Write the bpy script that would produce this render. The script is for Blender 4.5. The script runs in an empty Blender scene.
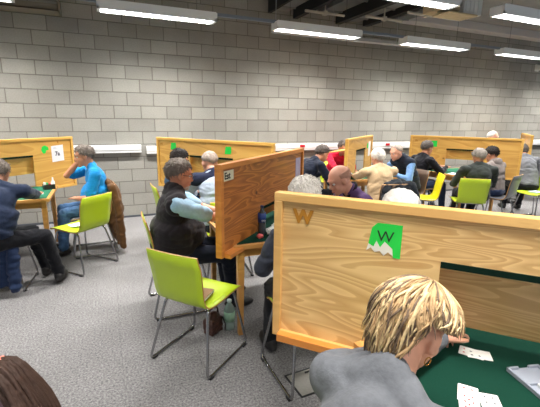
import bpy, bmesh, math, random
from mathutils import Vector, Matrix, noise, Quaternion
R = math.radians
scn = bpy.context.scene
col = scn.collection
random.seed(7)

# ---------------------------------------------------------------- camera
F, PH, YAW, RO, H = 382.0, R(12.8), R(23.3), R(0.8), 1.62
fw = Vector((math.sin(YAW)*math.cos(PH), math.cos(YAW)*math.cos(PH), -math.sin(PH)))
r0 = Vector((math.cos(YAW), -math.sin(YAW), 0)); u0 = r0.cross(fw)
rt = r0*math.cos(RO)+u0*math.sin(RO); up = u0*math.cos(RO)-r0*math.sin(RO)
cam = bpy.data.cameras.new('camera'); cam.sensor_width = 36; cam.lens = F/540*36; cam.clip_start = .02
camo = bpy.data.objects.new('camera', cam); col.objects.link(camo)
m = Matrix((rt, up, -fw)).transposed().to_4x4(); m.translation = (0, 0, H)
camo.matrix_world = m
scn.camera = camo

# ---------------------------------------------------------------- light
w = bpy.data.worlds.new('world'); scn.world = w; w.use_nodes = True
w.node_tree.nodes['Background'].inputs[0].default_value = (.86, .93, 1, 1)
w.node_tree.nodes['Background'].inputs[1].default_value = .30
LAMP_W = 57.0
scn.view_settings.view_transform = 'Standard'; scn.view_settings.look = 'None'
scn.view_settings.gamma = 1; scn.view_settings.use_curve_mapping = False
scn.view_settings.exposure = 0.22

# ---------------------------------------------------------------- materials
def srgb(r, g, b):
    f = lambda c: (c/255/12.92 if c/255 <= .04045 else ((c/255+.055)/1.055)**2.4)
    return (f(r), f(g), f(b), 1)
MATS = {}
def mat(name, c=(200, 200, 200), rough=.6, metal=0, emit=0, spec=.5, noise_amt=0, nscale=20, bump=0, alpha=1, trans=0, coat=0, sheen=0):
    if name in MATS: return MATS[name]
    mt = bpy.data.materials.new(name); mt.use_nodes = True; nt = mt.node_tree
    b = nt.nodes['Principled BSDF']
    b.inputs['Base Color'].default_value = srgb(*c); b.inputs['Roughness'].default_value = rough
    b.inputs['Metallic'].default_value = metal; b.inputs['Specular IOR Level'].default_value = spec
    b.inputs['Transmission Weight'].default_value = trans; b.inputs['Coat Weight'].default_value = coat
    b.inputs['Sheen Weight'].default_value = sheen
    if emit:
        b.inputs['Emission Color'].default_value = srgb(*c); b.inputs['Emission Strength'].default_value = emit
    tc = nt.nodes.new('ShaderNodeTexCoord'); n = nt.nodes.new('ShaderNodeTexNoise')
    n.inputs['Scale'].default_value = nscale; n.inputs['Detail'].default_value = 5
    nt.links.new(tc.outputs['Object'], n.inputs['Vector'])
    if noise_amt:
        mx = nt.nodes.new('ShaderNodeMix'); mx.data_type = 'RGBA'
        cc = srgb(*c)
        mx.inputs[6].default_value = tuple(v*(1-noise_amt) for v in cc[:3])+(1,)
        mx.inputs[7].default_value = tuple(min(1, v*(1+noise_amt)) for v in cc[:3])+(1,)
        nt.links.new(n.outputs['Fac'], mx.inputs[0]); nt.links.new(mx.outputs[2], b.inputs['Base Color'])
    if bump:
        bp = nt.nodes.new('ShaderNodeBump'); bp.inputs['Strength'].default_value = bump; bp.inputs['Distance'].default_value = .01
        nt.links.new(n.outputs['Fac'], bp.inputs['Height']); nt.links.new(bp.outputs[0], b.inputs['Normal'])
    MATS[name] = mt
    return mt
def wood(name, light, dark, sx=1.1, sz=4.5, rings=9, contrast=.55, rough=.45, knots=True, seed=0, fine=.25):
    if name in MATS: return MATS[name]
    mt = bpy.data.materials.new(name); mt.use_nodes = True; nt = mt.node_tree; N = nt.nodes; Lk = nt.links.new
    b = N['Principled BSDF']; b.inputs['Roughness'].default_value = rough; b.inputs['Coat Weight'].default_value = .15
    tc = N.new('ShaderNodeTexCoord'); mp = N.new('ShaderNodeMapping')
    mp.inputs['Scale'].default_value = (sx, 2, sz); mp.inputs['Location'].default_value = (seed*3.7, seed, seed*1.3)
    Lk(tc.outputs['Object'], mp.inputs[0])
    n = N.new('ShaderNodeTexNoise'); n.inputs['Scale'].default_value = 1.0; n.inputs['Detail'].default_value = 1.6; n.inputs['Distortion'].default_value = .7
    Lk(mp.outputs[0], n.inputs['Vector'])
    mul = N.new('ShaderNodeMath'); mul.operation = 'MULTIPLY'; mul.inputs[1].default_value = rings; Lk(n.outputs['Fac'], mul.inputs[0])
    fr = N.new('ShaderNodeMath'); fr.operation = 'FRACT'; Lk(mul.outputs[0], fr.inputs[0])
    rp = N.new('ShaderNodeValToRGB'); e = rp.color_ramp.elements
    e[0].position = 0; e[0].color = (0, 0, 0, 1); e[1].position = .75; e[1].color = (1, 1, 1, 1)
    e2 = rp.color_ramp.elements.new(.97); e2.color = (.75, .75, .75, 1)
    e3 = rp.color_ramp.elements.new(1.0); e3.color = (0, 0, 0, 1)
    Lk(fr.outputs[0], rp.inputs[0])
    mp2 = N.new('ShaderNodeMapping'); mp2.inputs['Scale'].default_value = (6, 6, 160); Lk(tc.outputs['Object'], mp2.inputs[0])
    n2 = N.new('ShaderNodeTexNoise'); n2.inputs['Scale'].default_value = 1; n2.inputs['Detail'].default_value = 3; Lk(mp2.outputs[0], n2.inputs['Vector'])
    m1 = N.new('ShaderNodeMath'); m1.operation = 'MULTIPLY_ADD'; m1.inputs[1].default_value = fine; m1.inputs[2].default_value = -fine/2
    Lk(n2.outputs['Fac'], m1.inputs[0])
    m2 = N.new('ShaderNodeMath'); m2.operation = 'MULTIPLY_ADD'; m2.inputs[1].default_value = contrast; Lk(rp.outputs[0], m2.inputs[0]); Lk(m1.outputs[0], m2.inputs[2])
    mx = N.new('ShaderNodeMix'); mx.data_type = 'RGBA'; mx.clamp_factor = True
    mx.inputs[6].default_value = srgb(*light); mx.inputs[7].default_value = srgb(*dark)
    Lk(m2.outputs[0], mx.inputs[0])
    last = mx.outputs[2]
    if knots:
        vo = N.new('ShaderNodeTexVoronoi'); vo.inputs['Scale'].default_value = 2.6
        mp3 = N.new('ShaderNodeMapping'); mp3.inputs['Location'].default_value = (seed, .3, seed*.7); mp3.inputs['Scale'].default_value = (1, 1, 1.2)
        Lk(tc.outputs['Object'], mp3.inputs[0]); Lk(mp3.outputs[0], vo.inputs['Vector'])
        rk = N.new('ShaderNodeValToRGB'); rk.color_ramp.elements[0].position = .03; rk.color_ramp.elements[0].color = (1, 1, 1, 1)
        rk.color_ramp.elements[1].position = .06; rk.color_ramp.elements[1].color = (0, 0, 0, 1)
        Lk(vo.outputs['Distance'], rk.inputs[0])
        mk = N.new('ShaderNodeMix'); mk.data_type = 'RGBA'; Lk(rk.outputs[0], mk.inputs[0]); Lk(last, mk.inputs[6])
        mk.inputs[7].default_value = tuple(v*.45 for v in srgb(*dark)[:3])+(1,)
        last = mk.outputs[2]
    Lk(last, b.inputs['Base Color'])
    MATS[name] = mt
    return mt

def brick_mat():
    mt = bpy.data.materials.new('concrete_block'); mt.use_nodes = True; nt = mt.node_tree; N = nt.nodes; Lk = nt.links.new
    b = N['Principled BSDF']; b.inputs['Roughness'].default_value = .9; b.inputs['Specular IOR Level'].default_value = .2
    tc = N.new('ShaderNodeTexCoord'); mp = N.new('ShaderNodeMapping')
    mp.inputs['Rotation'].default_value = (R(-90), 0, 0)
    mp.inputs['Location'].default_value = (BRX, 0, 0)
    Lk(tc.outputs['Object'], mp.inputs[0])
    br = N.new('ShaderNodeTexBrick'); br.offset = .5; br.offset_frequency = 2
    br.inputs['Scale'].default_value = 1; br.inputs['Brick Width'].default_value = .39; br.inputs['Row Height'].default_value = .195
    br.inputs['Mortar Size'].default_value = .006; br.inputs['Mortar Smooth'].default_value = .3; br.inputs['Bias'].default_value = 0
    br.inputs['Color1'].default_value = srgb(158, 156, 149); br.inputs['Color2'].default_value = srgb(144, 142, 136)
    br.inputs['Mortar'].default_value = srgb(112, 108, 102)
    Lk(mp.outputs[0], br.inputs['Vector'])
    n = N.new('ShaderNodeTexNoise'); n.inputs['Scale'].default_value = 60; n.inputs['Detail'].default_value = 6; Lk(tc.outputs['Object'], n.inputs['Vector'])
    n2 = N.new('ShaderNodeTexNoise'); n2.inputs['Scale'].default_value = 2.2; n2.inputs['Detail'].default_value = 4; Lk(tc.outputs['Object'], n2.inputs['Vector'])
    ad = N.new('ShaderNodeMath'); ad.operation = 'ADD'; Lk(n.outputs['Fac'], ad.inputs[0]); Lk(n2.outputs['Fac'], ad.inputs[1])
    mr = N.new('ShaderNodeMapRange'); mr.inputs['From Min'].default_value = .6; mr.inputs['From Max'].default_value = 1.4
    mr.inputs['To Min'].default_value = .82; mr.inputs['To Max'].default_value = 1.12; Lk(ad.outputs[0], mr.inputs[0])
    vm = N.new('ShaderNodeVectorMath'); vm.operation = 'SCALE'; Lk(br.outputs['Color'], vm.inputs[0]); Lk(mr.outputs[0], vm.inputs['Scale'])
    Lk(vm.outputs[0], b.inputs['Base Color'])
    iv = N.new('ShaderNodeMath'); iv.operation = 'SUBTRACT'; iv.inputs[0].default_value = 1; Lk(br.outputs['Fac'], iv.inputs[1])
    m3 = N.new('ShaderNodeMath'); m3.operation = 'MULTIPLY_ADD'; m3.inputs[1].default_value = .15; Lk(n.outputs['Fac'], m3.inputs[0]); Lk(iv.outputs[0], m3.inputs[2])
    bp = N.new('ShaderNodeBump'); bp.inputs['Strength'].default_value = .8; bp.inputs['Distance'].default_value = .008
    Lk(m3.outputs[0], bp.inputs['Height']); Lk(bp.outputs[0], b.inputs['Normal'])
    return mt
def carpet_mat():
    mt = bpy.data.materials.new('grey_carpet'); mt.use_nodes = True; nt = mt.node_tree; N = nt.nodes; Lk = nt.links.new
    b = N['Principled BSDF']; b.inputs['Roughness'].default_value = .95; b.inputs['Specular IOR Level'].default_value = .1
    tc = N.new('ShaderNodeTexCoord')
    n = N.new('ShaderNodeTexNoise'); n.inputs['Scale'].default_value = 75; n.inputs['Detail'].default_value = 4; n.inputs['Roughness'].default_value = .8; Lk(tc.outputs['Object'], n.inputs['Vector'])
    rp = N.new('ShaderNodeValToRGB'); e = rp.color_ramp.elements
    e[0].position = .33; e[0].color = srgb(74, 73, 76); e[1].position = .66; e[1].color = srgb(162, 160, 160)
    Lk(n.outputs['Fac'], rp.inputs[0])
    n2 = N.new('ShaderNodeTexNoise'); n2.inputs['Scale'].default_value = 3; n2.inputs['Detail'].default_value = 3; Lk(tc.outputs['Object'], n2.inputs['Vector'])
    mr = N.new('ShaderNodeMapRange'); mr.inputs['To Min'].default_value = .85; mr.inputs['To Max'].default_value = 1.12; Lk(n2.outputs['Fac'], mr.inputs[0])
    # carpet tile seams
    br = N.new('ShaderNodeTexBrick'); br.offset = 0; br.inputs['Scale'].default_value = 1; br.inputs['Brick Width'].default_value = .5; br.inputs['Row Height'].default_value = .5
    br.inputs['Mortar Size'].default_value = .002; br.inputs['Color1'].default_value = (1, 1, 1, 1); br.inputs['Color2'].default_value = (.95, .95, .95, 1); br.inputs['Mortar'].default_value = (.78, .78, .78, 1)
    Lk(tc.outputs['Object'], br.inputs['Vector'])
    vm = N.new('ShaderNodeVectorMath'); vm.operation = 'SCALE'; Lk(rp.outputs[0], vm.inputs[0]); Lk(mr.outputs[0], vm.inputs['Scale'])
    v2 = N.new('ShaderNodeVectorMath'); v2.operation = 'MULTIPLY'; Lk(vm.outputs[0], v2.inputs[0]); Lk(br.outputs['Color'], v2.inputs[1])
    Lk(v2.outputs[0], b.inputs['Base Color'])
    bp = N.new('ShaderNodeBump'); bp.inputs['Strength'].default_value = .5; bp.inputs['Distance'].default_value = .006
    Lk(n.outputs['Fac'], bp.inputs['Height']); Lk(bp.outputs[0], b.inputs['Normal'])
    return mt
BRX = .03
WHITE = mat('white_plastic', (225, 226, 224), .4)
STEEL = mat('chrome_tube', (170, 170, 172), .25, 1)
PINE = wood('pine_ply', (234, 198, 136), (190, 136, 74), .9, 5.5, 20, .66, seed=1)
PINE2 = wood('pine_ply_yellow', (222, 176, 94), (190, 134, 56), .9, 4.5, 9, .6, seed=4)
OAK = wood('oak_veneer', (206, 132, 62), (134, 72, 24), .9, 7.5, 15, .75, seed=2, fine=.5)
FRAME = wood('frame_pine', (228, 182, 112), (198, 142, 76), 1.2, 8, 5, .4, knots=False, seed=5)
FRAME_O = wood('frame_orange', (222, 146, 66), (188, 108, 38), 1.2, 8, 5, .5, knots=False, seed=6)
FRAME_Y = wood('frame_yellow', (226, 178, 90), (200, 146, 60), 1.2, 8, 5, .4, knots=False, seed=8)
TWOOD = wood('table_wood', (206, 152, 84), (172, 114, 54), 1, 6, 6, .5, knots=False, seed=3)
FELT = mat('green_felt', (16, 54, 42), .95, spec=.1, noise_amt=.2, nscale=300, bump=.1)
FELT2 = mat('green_felt_light', (36, 98, 74), .9, spec=.15, noise_amt=.15, nscale=200)
LIME = mat('lime_shell', (176, 202, 30), .35, coat=.3)
YELL = mat('yellow_shell', (222, 212, 10), .35, coat=.3)
GREY = mat('grey_shell', (88, 92, 100), .4, coat=.2)
BROWNSH = mat('brown_shell', (92, 74, 62), .4)
PLYE = mat('ply_edge', (176, 130, 74), .5)
BLACK = mat('black_rubber', (22, 22, 23), .6)
DARKSLOT = mat('dark_green_baize', (12, 34, 26), .95, spec=.1)

# ---------------------------------------------------------------- mesh helpers
def link(o, parent=None):
    col.objects.link(o)
    if parent: o.parent = parent
    return o
def tag(o, label=None, cat=None, group=None, kind=None):
    if label: o['label'] = label
    if cat: o['category'] = cat
    if group: o['group'] = group
    if kind: o['kind'] = kind
    return o
def empty(name, loc, rz=0):
    o = bpy.data.objects.new(name, None); o.location = loc; o.rotation_euler = (0, 0, rz); o.empty_display_size = .1
    return link(o)
def build(bm, name, material, parent=None, smooth=False, bevel=0):
    me = bpy.data.meshes.new(name)
    bmesh.ops.recalc_face_normals(bm, faces=bm.faces)
    bm.to_mesh(me); bm.free()
    for mm in (material if isinstance(material, (list, tuple)) else [material]): me.materials.append(mm)
    if smooth:
        for p in me.polygons: p.use_smooth = True
    o = link(bpy.data.objects.new(name, me), parent)
    if bevel:
        bv = o.modifiers.new('bevel', 'BEVEL'); bv.width = bevel; bv.segments = 2; bv.limit_method = 'ANGLE'; bv.angle_limit = R(40)
    return o
def box(bm, lo, hi, rot=None, piv=(0, 0, 0), mi=0):
    v = [bm.verts.new((x, y, z)) for x in (lo[0], hi[0]) for y in (lo[1], hi[1]) for z in (lo[2], hi[2])]
    for f in ((0, 1, 3, 2), (4, 6, 7, 5), (0, 4, 5, 1), (2, 3, 7, 6), (0, 2, 6, 4), (1, 5, 7, 3)):
        fc = bm.faces.new([v[i] for i in f]); fc.material_index = mi
    if rot: bmesh.ops.rotate(bm, verts=v, cent=piv, matrix=rot)
    return v
def rings_mesh(bm, rows):
    """closed surface from a pole point, rings and a second pole point"""
    top = bm.verts.new(rows[0]); R_ = [[bm.verts.new(p) for p in r] for r in rows[1:-1]]; bot = bm.verts.new(rows[-1]); n = len(R_[0])
    for k in range(n):
        bm.faces.new((top, R_[0][k], R_[0][(k+1) % n])); bm.faces.new((bot, R_[-1][(k+1) % n], R_[-1][k]))
    for A, B in zip(R_, R_[1:]):
        for k in range(n): bm.faces.new((A[k], B[k], B[(k+1) % n], A[(k+1) % n]))
def ell(bm, c, r, rot=None, seg=24):
    c = Vector(c); m = (rot or Matrix.Identity(3)) @ Matrix.Diagonal(Vector(r)); h = seg//2
    rows = [c+m @ Vector((0, 0, 1))]
    for i in range(1, h):
        a = math.pi*i/h; rows.append([c+m @ Vector((math.sin(a)*math.cos(k*2*math.pi/seg), math.sin(a)*math.sin(k*2*math.pi/seg), math.cos(a))) for k in range(seg)])
    rows.append(c+m @ Vector((0, 0, -1))); rings_mesh(bm, rows)
def cap(bm, a, b, ra, rb, seg=16):
    a = Vector(a); b = Vector(b); d = b-a
    if d.length < 1e-4: ell(bm, a, (ra,)*3, seg=seg); return
    q = d.to_track_quat('Z', 'Y').to_matrix(); h = seg//4
    rows = [b+q @ Vector((0, 0, rb))]
    for i in range(1, h+1):
        t = math.pi/2*i/h; rows.append([b+q @ Vector((rb*math.sin(t)*math.cos(k*2*math.pi/seg), rb*math.sin(t)*math.sin(k*2*math.pi/seg), rb*math.cos(t))) for k in range(seg)])
    for i in range(h):
        t = math.pi/2+math.pi/2*i/h; rows.append([a+q @ Vector((ra*math.sin(t)*math.cos(k*2*math.pi/seg), ra*math.sin(t)*math.sin(k*2*math.pi/seg), ra*math.cos(t))) for k in range(seg)])
    rows.append(a+q @ Vector((0, 0, -ra))); rings_mesh(bm, rows)
def tube(bm, pts, r, seg=10, closed=False, taper=None):
    pts = [Vector(p) for p in pts]; n = len(pts); rings = []
    prev = None
    for i, p in enumerate(pts):
        if closed: t = (pts[(i+1) % n]-pts[i-1]).normalized()
        else: t = (pts[min(i+1, n-1)]-pts[max(i-1, 0)]).normalized()
        if prev is None:
            a = Vector((0, 0, 1)) if abs(t.z) < .9 else Vector((1, 0, 0))
            prev = (a-t*a.dot(t)).normalized()
        else: prev = (prev-t*prev.dot(t)).normalized()
        bt = t.cross(prev); rr = r if taper is None else r*taper[i]
        rings.append([bm.verts.new(p+(prev*math.cos(k*2*math.pi/seg)+bt*math.sin(k*2*math.pi/seg))*rr) for k in range(seg)])
    for i in range(n if closed else n-1):
        A, B = rings[i], rings[(i+1) % n]
        for k in range(seg): bm.faces.new((A[k], A[(k+1) % seg], B[(k+1) % seg], B[k]))
    if not closed:
        bm.faces.new(rings[0]); bm.faces.new(rings[-1])
def rounded(pts, rad, n=5, closed=False):
    pts = [Vector(p) for p in pts]; out = []; N = len(pts)
    for i in range(N):
        if not closed and i in (0, N-1): out.append(pts[i]); continue
        p, a, b = pts[i], pts[i-1], pts[(i+1) % N]
        da = (a-p); db = (b-p); r = min(rad, da.length*.45, db.length*.45)
        s = p+da.normalized()*r; e = p+db.normalized()*r
        for k in range(n+1):
            t = k/n; out.append(s*(1-t)**2+p*2*t*(1-t)+e*t*t)
    return out
def lathe(bm, prof, c=(0, 0, 0), seg=20):
    rings = [[bm.verts.new((c[0]+r*math.cos(k*2*math.pi/seg), c[1]+r*math.sin(k*2*math.pi/seg), c[2]+z)) for k in range(seg)] for r, z in prof]
    for A, B in zip(rings, rings[1:]):
        for k in range(seg): bm.faces.new((A[k], A[(k+1) % seg], B[(k+1) % seg], B[k]))
    bm.faces.new(rings[0][::-1]); bm.faces.new(rings[-1])
def poly(bm, pts, y0, y1):
    """prism: polygon in xz extruded in y"""
    a = [bm.verts.new((x, y0, z)) for x, z in pts]; b = [bm.verts.new((x, y1, z)) for x, z in pts]
    bm.faces.new(a); bm.faces.new(b[::-1])
    for i in range(len(pts)): bm.faces.new((a[i], a[i-1], b[i-1], b[i]))
def remesh(bm, name, material, parent, vox, smooth_it=3, wrinkle=0, wfreq=9, inflate=0, seed=0):
    me = bpy.data.meshes.new(name+'_src'); bm.to_mesh(me); bm.free()
    o = bpy.data.objects.new(name+'_src', me); col.objects.link(o)
    md = o.modifiers.new('r', 'REMESH'); md.mode = 'VOXEL'; md.voxel_size = vox
    sm = o.modifiers.new('s', 'SMOOTH'); sm.factor = .5; sm.iterations = smooth_it
    dg = bpy.context.evaluated_depsgraph_get(); dg.update()
    res = bpy.data.meshes.new_from_object(o.evaluated_get(dg))
    col.objects.unlink(o); bpy.data.objects.remove(o); bpy.data.meshes.remove(me)
    if wrinkle:
        nor = [v.normal.copy() for v in res.vertices]
        off = Vector((seed*5.1, seed*1.7, 0))
        for v, nn in zip(res.vertices, nor):
            p = Vector(v.co)+off
            q = Vector((p.x*wfreq, p.y*wfreq, p.z*wfreq*1.6))
            t = noise.noise(q+Vector((noise.noise(q*.5), 0, noise.noise(q*.7)))*1.5)
            v.co += nn*((abs(t)*1.7-.35)*wrinkle+inflate)
    res.materials.clear(); res.materials.append(material)
    for p in res.polygons: p.use_smooth = True
    res.name = name
    ob = bpy.data.objects.new(name, res)
    return link(ob, parent)
def text_mesh(s, size, name, material, parent, M, ext=.0006, bold=0):
    cu = bpy.data.curves.new('t', 'FONT'); cu.body = s; cu.size = size; cu.extrude = ext; cu.offset = bold
    o = bpy.data.objects.new('t', cu); col.objects.link(o)
    dg = bpy.context.evaluated_depsgraph_get(); dg.update()
    me = bpy.data.meshes.new_from_object(o.evaluated_get(dg)); col.objects.unlink(o); bpy.data.objects.remove(o)
    me.transform(M); me.materials.clear(); me.materials.append(material)
    return link(bpy.data.objects.new(name, me), parent)

# ---------------------------------------------------------------- room shell
bm = bmesh.new(); box(bm, (-4, -2.2, -.1), (13.5, 6.4, 0)); tag(build(bm, 'floor', carpet_mat()), kind='structure')
bm = bmesh.new(); box(bm, (-4, 6.4, -.1), (13.5, 6.6, 3.7)); tag(build(bm, 'wall_back', brick_mat()), kind='structure')
bm = bmesh.new(); box(bm, (-4, -2.2, 3.57), (13.5, 6.6, 3.75)); tag(build(bm, 'ceiling', mat('concrete_ceiling', (142, 141, 138), .9, noise_amt=.25, nscale=2.5)), kind='structure')
bm = bmesh.new(); box(bm, (-4, 6.385, 0), (13.5, 6.4, .03)); tag(build(bm, 'baseboard_back', mat('dark_skirting', (70, 74, 82), .6)), kind='structure')
# shallow white cable trunking along the wall
SK = mat('trunking_white', (232, 232, 232), .4)
bm = bmesh.new(); box(bm, (-4, 6.33, 1.045), (.52, 6.398, 1.165)); box(bm, (-4, 6.322, 1.085), (.52, 6.33, 1.155))
t = tag(build(bm, 'cable_trunking', SK, bevel=.004), 'white cable trunking on the block wall left of the middle screens', 'cable trunking')
bm = bmesh.new(); box(bm, (.6, 6.33, 1.02), (12, 6.398, 1.14)); box(bm, (.6, 6.322, 1.06), (12, 6.33, 1.13))
t = tag(build(bm, 'cable_trunking', SK, bevel=.004), 'white cable trunking with red sockets behind the middle and right tables', 'cable trunking')
RED = mat('red_socket', (190, 22, 44), .4)
for x in (3.37, 5.34):
    for dx in (-.1,):
        bm = bmesh.new(); box(bm, (x-.06, 6.312, 1.075), (x+.04, 6.324, 1.125))
        for k in (-.035, .015):
            box(bm, (x+k-.012, 6.308, 1.085), (x+k+.012, 6.313, 1.115))
        o = build(bm, 'power_socket', RED, t, bevel=.002)
# cctv camera
e = empty('security_camera', (9.7, 6.4, 2.85)); tag(e, 'small white and black security camera on the block wall at far right', 'camera')
bm = bmesh.new(); box(bm, (-.07, -.02, -.08), (.07, -.001, .08)); build(bm, 'mount', WHITE, e, bevel=.01)
bm = bmesh.new(); box(bm, (-.06, -.16, -.06), (.06, -.02, .06)); build(bm, 'housing', WHITE, e, bevel=.02)
bm = bmesh.new(); ell(bm, (0, -.16, 0), (.042, .03, .042)); build(bm, 'lens', BLACK, e, True)

# ---------------------------------------------------------------- ceiling services
LOUV = mat('louvre_blade', (150, 152, 152), .4, .4); LGREY = mat('lamp_body', (236, 238, 240), .45)
def lamp(loc, rz, L, label, power=1.0, wid=.20, spread=125):
    e = empty('ceiling_lamp', loc, rz); tag(e, label, 'ceiling lamp', 'louvred ceiling lamps')
    bm = bmesh.new(); a, b = -L/2, L/2; h = wid/2
    poly(bm, [(a, .03), (b, .03), (b, .095), (b-.02, .11), (a+.02, .11), (a, .095)], -h, h)
    box(bm, (a, -h, 0), (b, -h+.012, .03)); box(bm, (a, h-.012, 0), (b, h, .03)); box(bm, (a, -h, 0), (a+.03, h, .03)); box(bm, (b-.03, -h, 0), (b, h, .03))
    build(bm, 'housing', LGREY, e)
    bm = bmesh.new(); nb = 28
    for i in range(1, nb): x = a+.03+(L-.06)*i/nb; box(bm, (x-.0025, -h+.012, -.002), (x+.0025, h-.012, .012))
    for y in (-h*.36, h*.36): box(bm, (a+.03, y-.004, -.002), (b-.03, y+.004, .012))
    build(bm, 'louvre', LOUV, e)
    top = 3.57-loc[2]
    for x in (a+.25, b-.25):
        bm = bmesh.new(); tube(bm, [(x, 0, .1), (x, 0, top)], .003, 6); build(bm, 'suspension_wire', STEEL, e)
    if power:
        ld = bpy.data.lights.new('lamp_tube', 'AREA'); ld.shape = 'RECTANGLE'; ld.size = L-.1; ld.size_y = wid-.03; ld.energy = LAMP_W*power
        ld.color = (1, .97, .92); ld.spread = R(spread)
        lo = bpy.data.objects.new('lamp_tube', ld); lo.location = (0, 0, .014); link(lo, e)
    return e
k = 0
nm = ['far left edge of the ceiling', 'left over the bare block wall', 'over the middle of the block wall', 'right of the middle one', 'at the right edge']
for i, x in enumerate((-1.55, .76, 3.08, 5.42, 7.75, 10.1)):
    lamp((x, 5.4, 2.84), 0, 1.46, 'louvred strip lamp in the wall row, '+(nm[i] if i < 5 else 'beyond the right edge'), power=1.75, spread=142)
for x in (-1.5, .91, 3.06, 5.21, 7.4): 
    lamp((x, 3.55, 2.86), 0, 1.46, {-1.5: 'strip lamp of the nearer row outside the view at far left', .91: 'strip lamp of the nearer row outside the view, over the Est table', 3.06: 'bright louvred strip lamp cut by the top edge, left of the white fan unit', 5.21: 'louvred strip lamp in the top right corner, right of the white fan unit', 7.4: 'strip lamp of the nearer row beyond the right edge'}[x])
for x in (-1.2, 1.6, 4.4):  # unseen fill row, added to brighten surfaces that face the camera
    lamp((x, -1.5, 2.86), 0, 1.46, 'added louvred fill lamp, unseen behind the viewpoint, %s' % {-1.2: 'left', 1.6: 'middle', 4.4: 'right'}[x], power=1.7)
for x in (-2, .8, 3.6, 6.4):
    lamp((x, .6, 2.86), 0, 1.46, 'louvred strip lamp overhead outside the view, %s' % {-2: 'leftmost', .8: 'above the near table', 3.6: 'right of it', 6.4: 'rightmost'}[x])
BLUEG = mat('rail_bluegrey', (120, 132, 146), .5)
bm = bmesh.new(); box(bm, (-4, 5.385, 2.925), (12.5, 5.425, 2.965)); tag(build(bm, 'lamp_rail', BLUEG), 'thin blue-grey rail joining the wall row of strip lamps', 'rail')
bm = bmesh.new(); box(bm, (2.45, 5.62, 2.86), (5.85, 5.74, 2.875)); box(bm, (2.45, 5.62, 2.875), (5.85, 5.63, 2.91)); box(bm, (2.45, 5.73, 2.875), (5.85, 5.74, 2.91))
for x in (2.5, 3.5, 4.8): tube(bm, [(x, 5.68, 2.87), (x, 5.68, 3.57)], .005, 6)
tag(build(bm, 'cable_tray', mat('tray_grey', (165, 168, 170), .5)), 'slim grey cable tray behind the middle strip lamp', 'cable tray')
bm = bmesh.new(); box(bm, (-3, 5.95, 2.9), (-.42, 6.25, 2.915)); box(bm, (-3, 5.95, 2.9), (-.42, 5.96, 2.98)); box(bm, (-3, 6.24, 2.9), (-.42, 6.25, 2.98)); box(bm, (-.43, 5.95, 2.9), (-.42, 6.25, 3.1))
for x in (-1.6, -.5): box(bm, (x, 6.2, 2.98), (x+.02, 6.399, 3.0))
tag(build(bm, 'cable_tray', mat('tray_brown', (120, 112, 98), .6)), 'wide brownish cable tray in the top left corner', 'cable tray')
DUCT = mat('galvanised_duct', (140, 142, 142), .45, .6, noise_amt=.2, nscale=3)
DARK = mat('dark_beam', (34, 34, 34), .8)
CEILB = ((2.68, .05, 3.30, DARK), (2.88, .28, 3.36, DUCT), (3.16, .08, 3.26, DARK), (3.76, .32, 3.40, DUCT), (4.02, .10, 3.26, DARK), (4.34, .24, 3.34, DUCT), (4.62, .12, 3.28, DARK), (5.25, .26, 3.42, DUCT))
ORD = ['leftmost', 'second', 'third', 'fourth', 'fifth', 'sixth', 'seventh', 'rightmost']
for i, (x, wd, z0, mt) in enumerate(CEILB):
    bm = bmesh.new(); box(bm, (x-wd/2, 2.0, z0), (x+wd/2, 6.36, 3.568))
    if mt is DUCT:
        for yy in (2.6, 3.3, 4.0, 4.7, 5.4, 6.1): box(bm, (x-wd/2-.015, yy-.015, z0-.015), (x+wd/2+.015, yy+.015, 3.568))
    tag(build(bm, 'air_duct' if mt is DUCT else 'ceiling_beam', mt), '%s under the ceiling, %s of the eight runs counted from the left' % ('galvanised metal duct' if mt is DUCT else 'thin dark beam', ORD[i]), 'duct' if mt is DUCT else 'beam')
for k, (x, y, z) in enumerate(((3.3, 5.6, 3.2), (4.2, 5.3, 3.15), (4.75, 5.0, 3.2))):
    bm = bmesh.new(); tube(bm, [(x-.35, y, z), (x+.35, y, z)], .02, 8); tube(bm, [(x, y, z), (x, y, 3.57)], .01, 8); box(bm, (x-.03, y-.03, z-.03), (x+.03, y+.03, z+.03))
    tag(build(bm, 'sprinkler_pipe', mat('pale_metal', (196, 190, 176), .4)), 'short pale pipe hanging among the ducts, '+['left one', 'middle one', 'right one'][k], 'pipe')
# white ventilation unit and trunk at right
bm = bmesh.new(); box(bm, (5.3, 6.12, 3.42), (12, 6.38, 3.57)); tag(build(bm, 'ventilation_duct', mat('pale_duct', (196, 192, 190), .5), bevel=.01), 'pale square duct along the wall top at right', 'duct')
bm = bmesh.new(); box(bm, (4.28, 3.86, 2.93), (4.60, 4.2, 3.17))
for k in range(4): box(bm, (4.31+.07*k, 3.85, 2.95), (4.36+.07*k, 3.862, 3.15))
tube(bm, [(4.44, 4.03, 3.15), (4.44, 4.03, 3.335)], .01, 8)
tag(build(bm, 'fan_coil_unit', WHITE, bevel=.012), 'white square fan unit hanging beside the beige ducting at top right', 'fan unit')
bm = bmesh.new(); box(bm, (3.98, 3.9, 2.96), (4.27, 4.25, 3.16)); box(bm, (4.0, 3.82, 2.9), (4.5, 4.1, 2.925)); tube(bm, [(4.14, 4.05, 3.1), (4.14, 4.05, 3.57)], .04, 12)
tag(build(bm, 'duct_box', mat('beige_insulation', (186, 168, 136), .8, noise_amt=.3, nscale=12, bump=.5), bevel=.02), 'beige wrapped duct box left of the white fan unit', 'duct')
bm = bmesh.new(); tube(bm, [(4.1, 3.1, 3.0), (9, 3.1, 3.0)], .05, 16)
for x in (4.6, 5.6, 6.6, 7.6): tube(bm, [(x, 3.1, 3.05), (x, 3.1, 3.57)], .006, 8)
tag(build(bm, 'water_pipe', mat('pale_blue_pipe', (150, 205, 225), .3), None, True), 'pale blue pipe in the top right corner', 'pipe')

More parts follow.
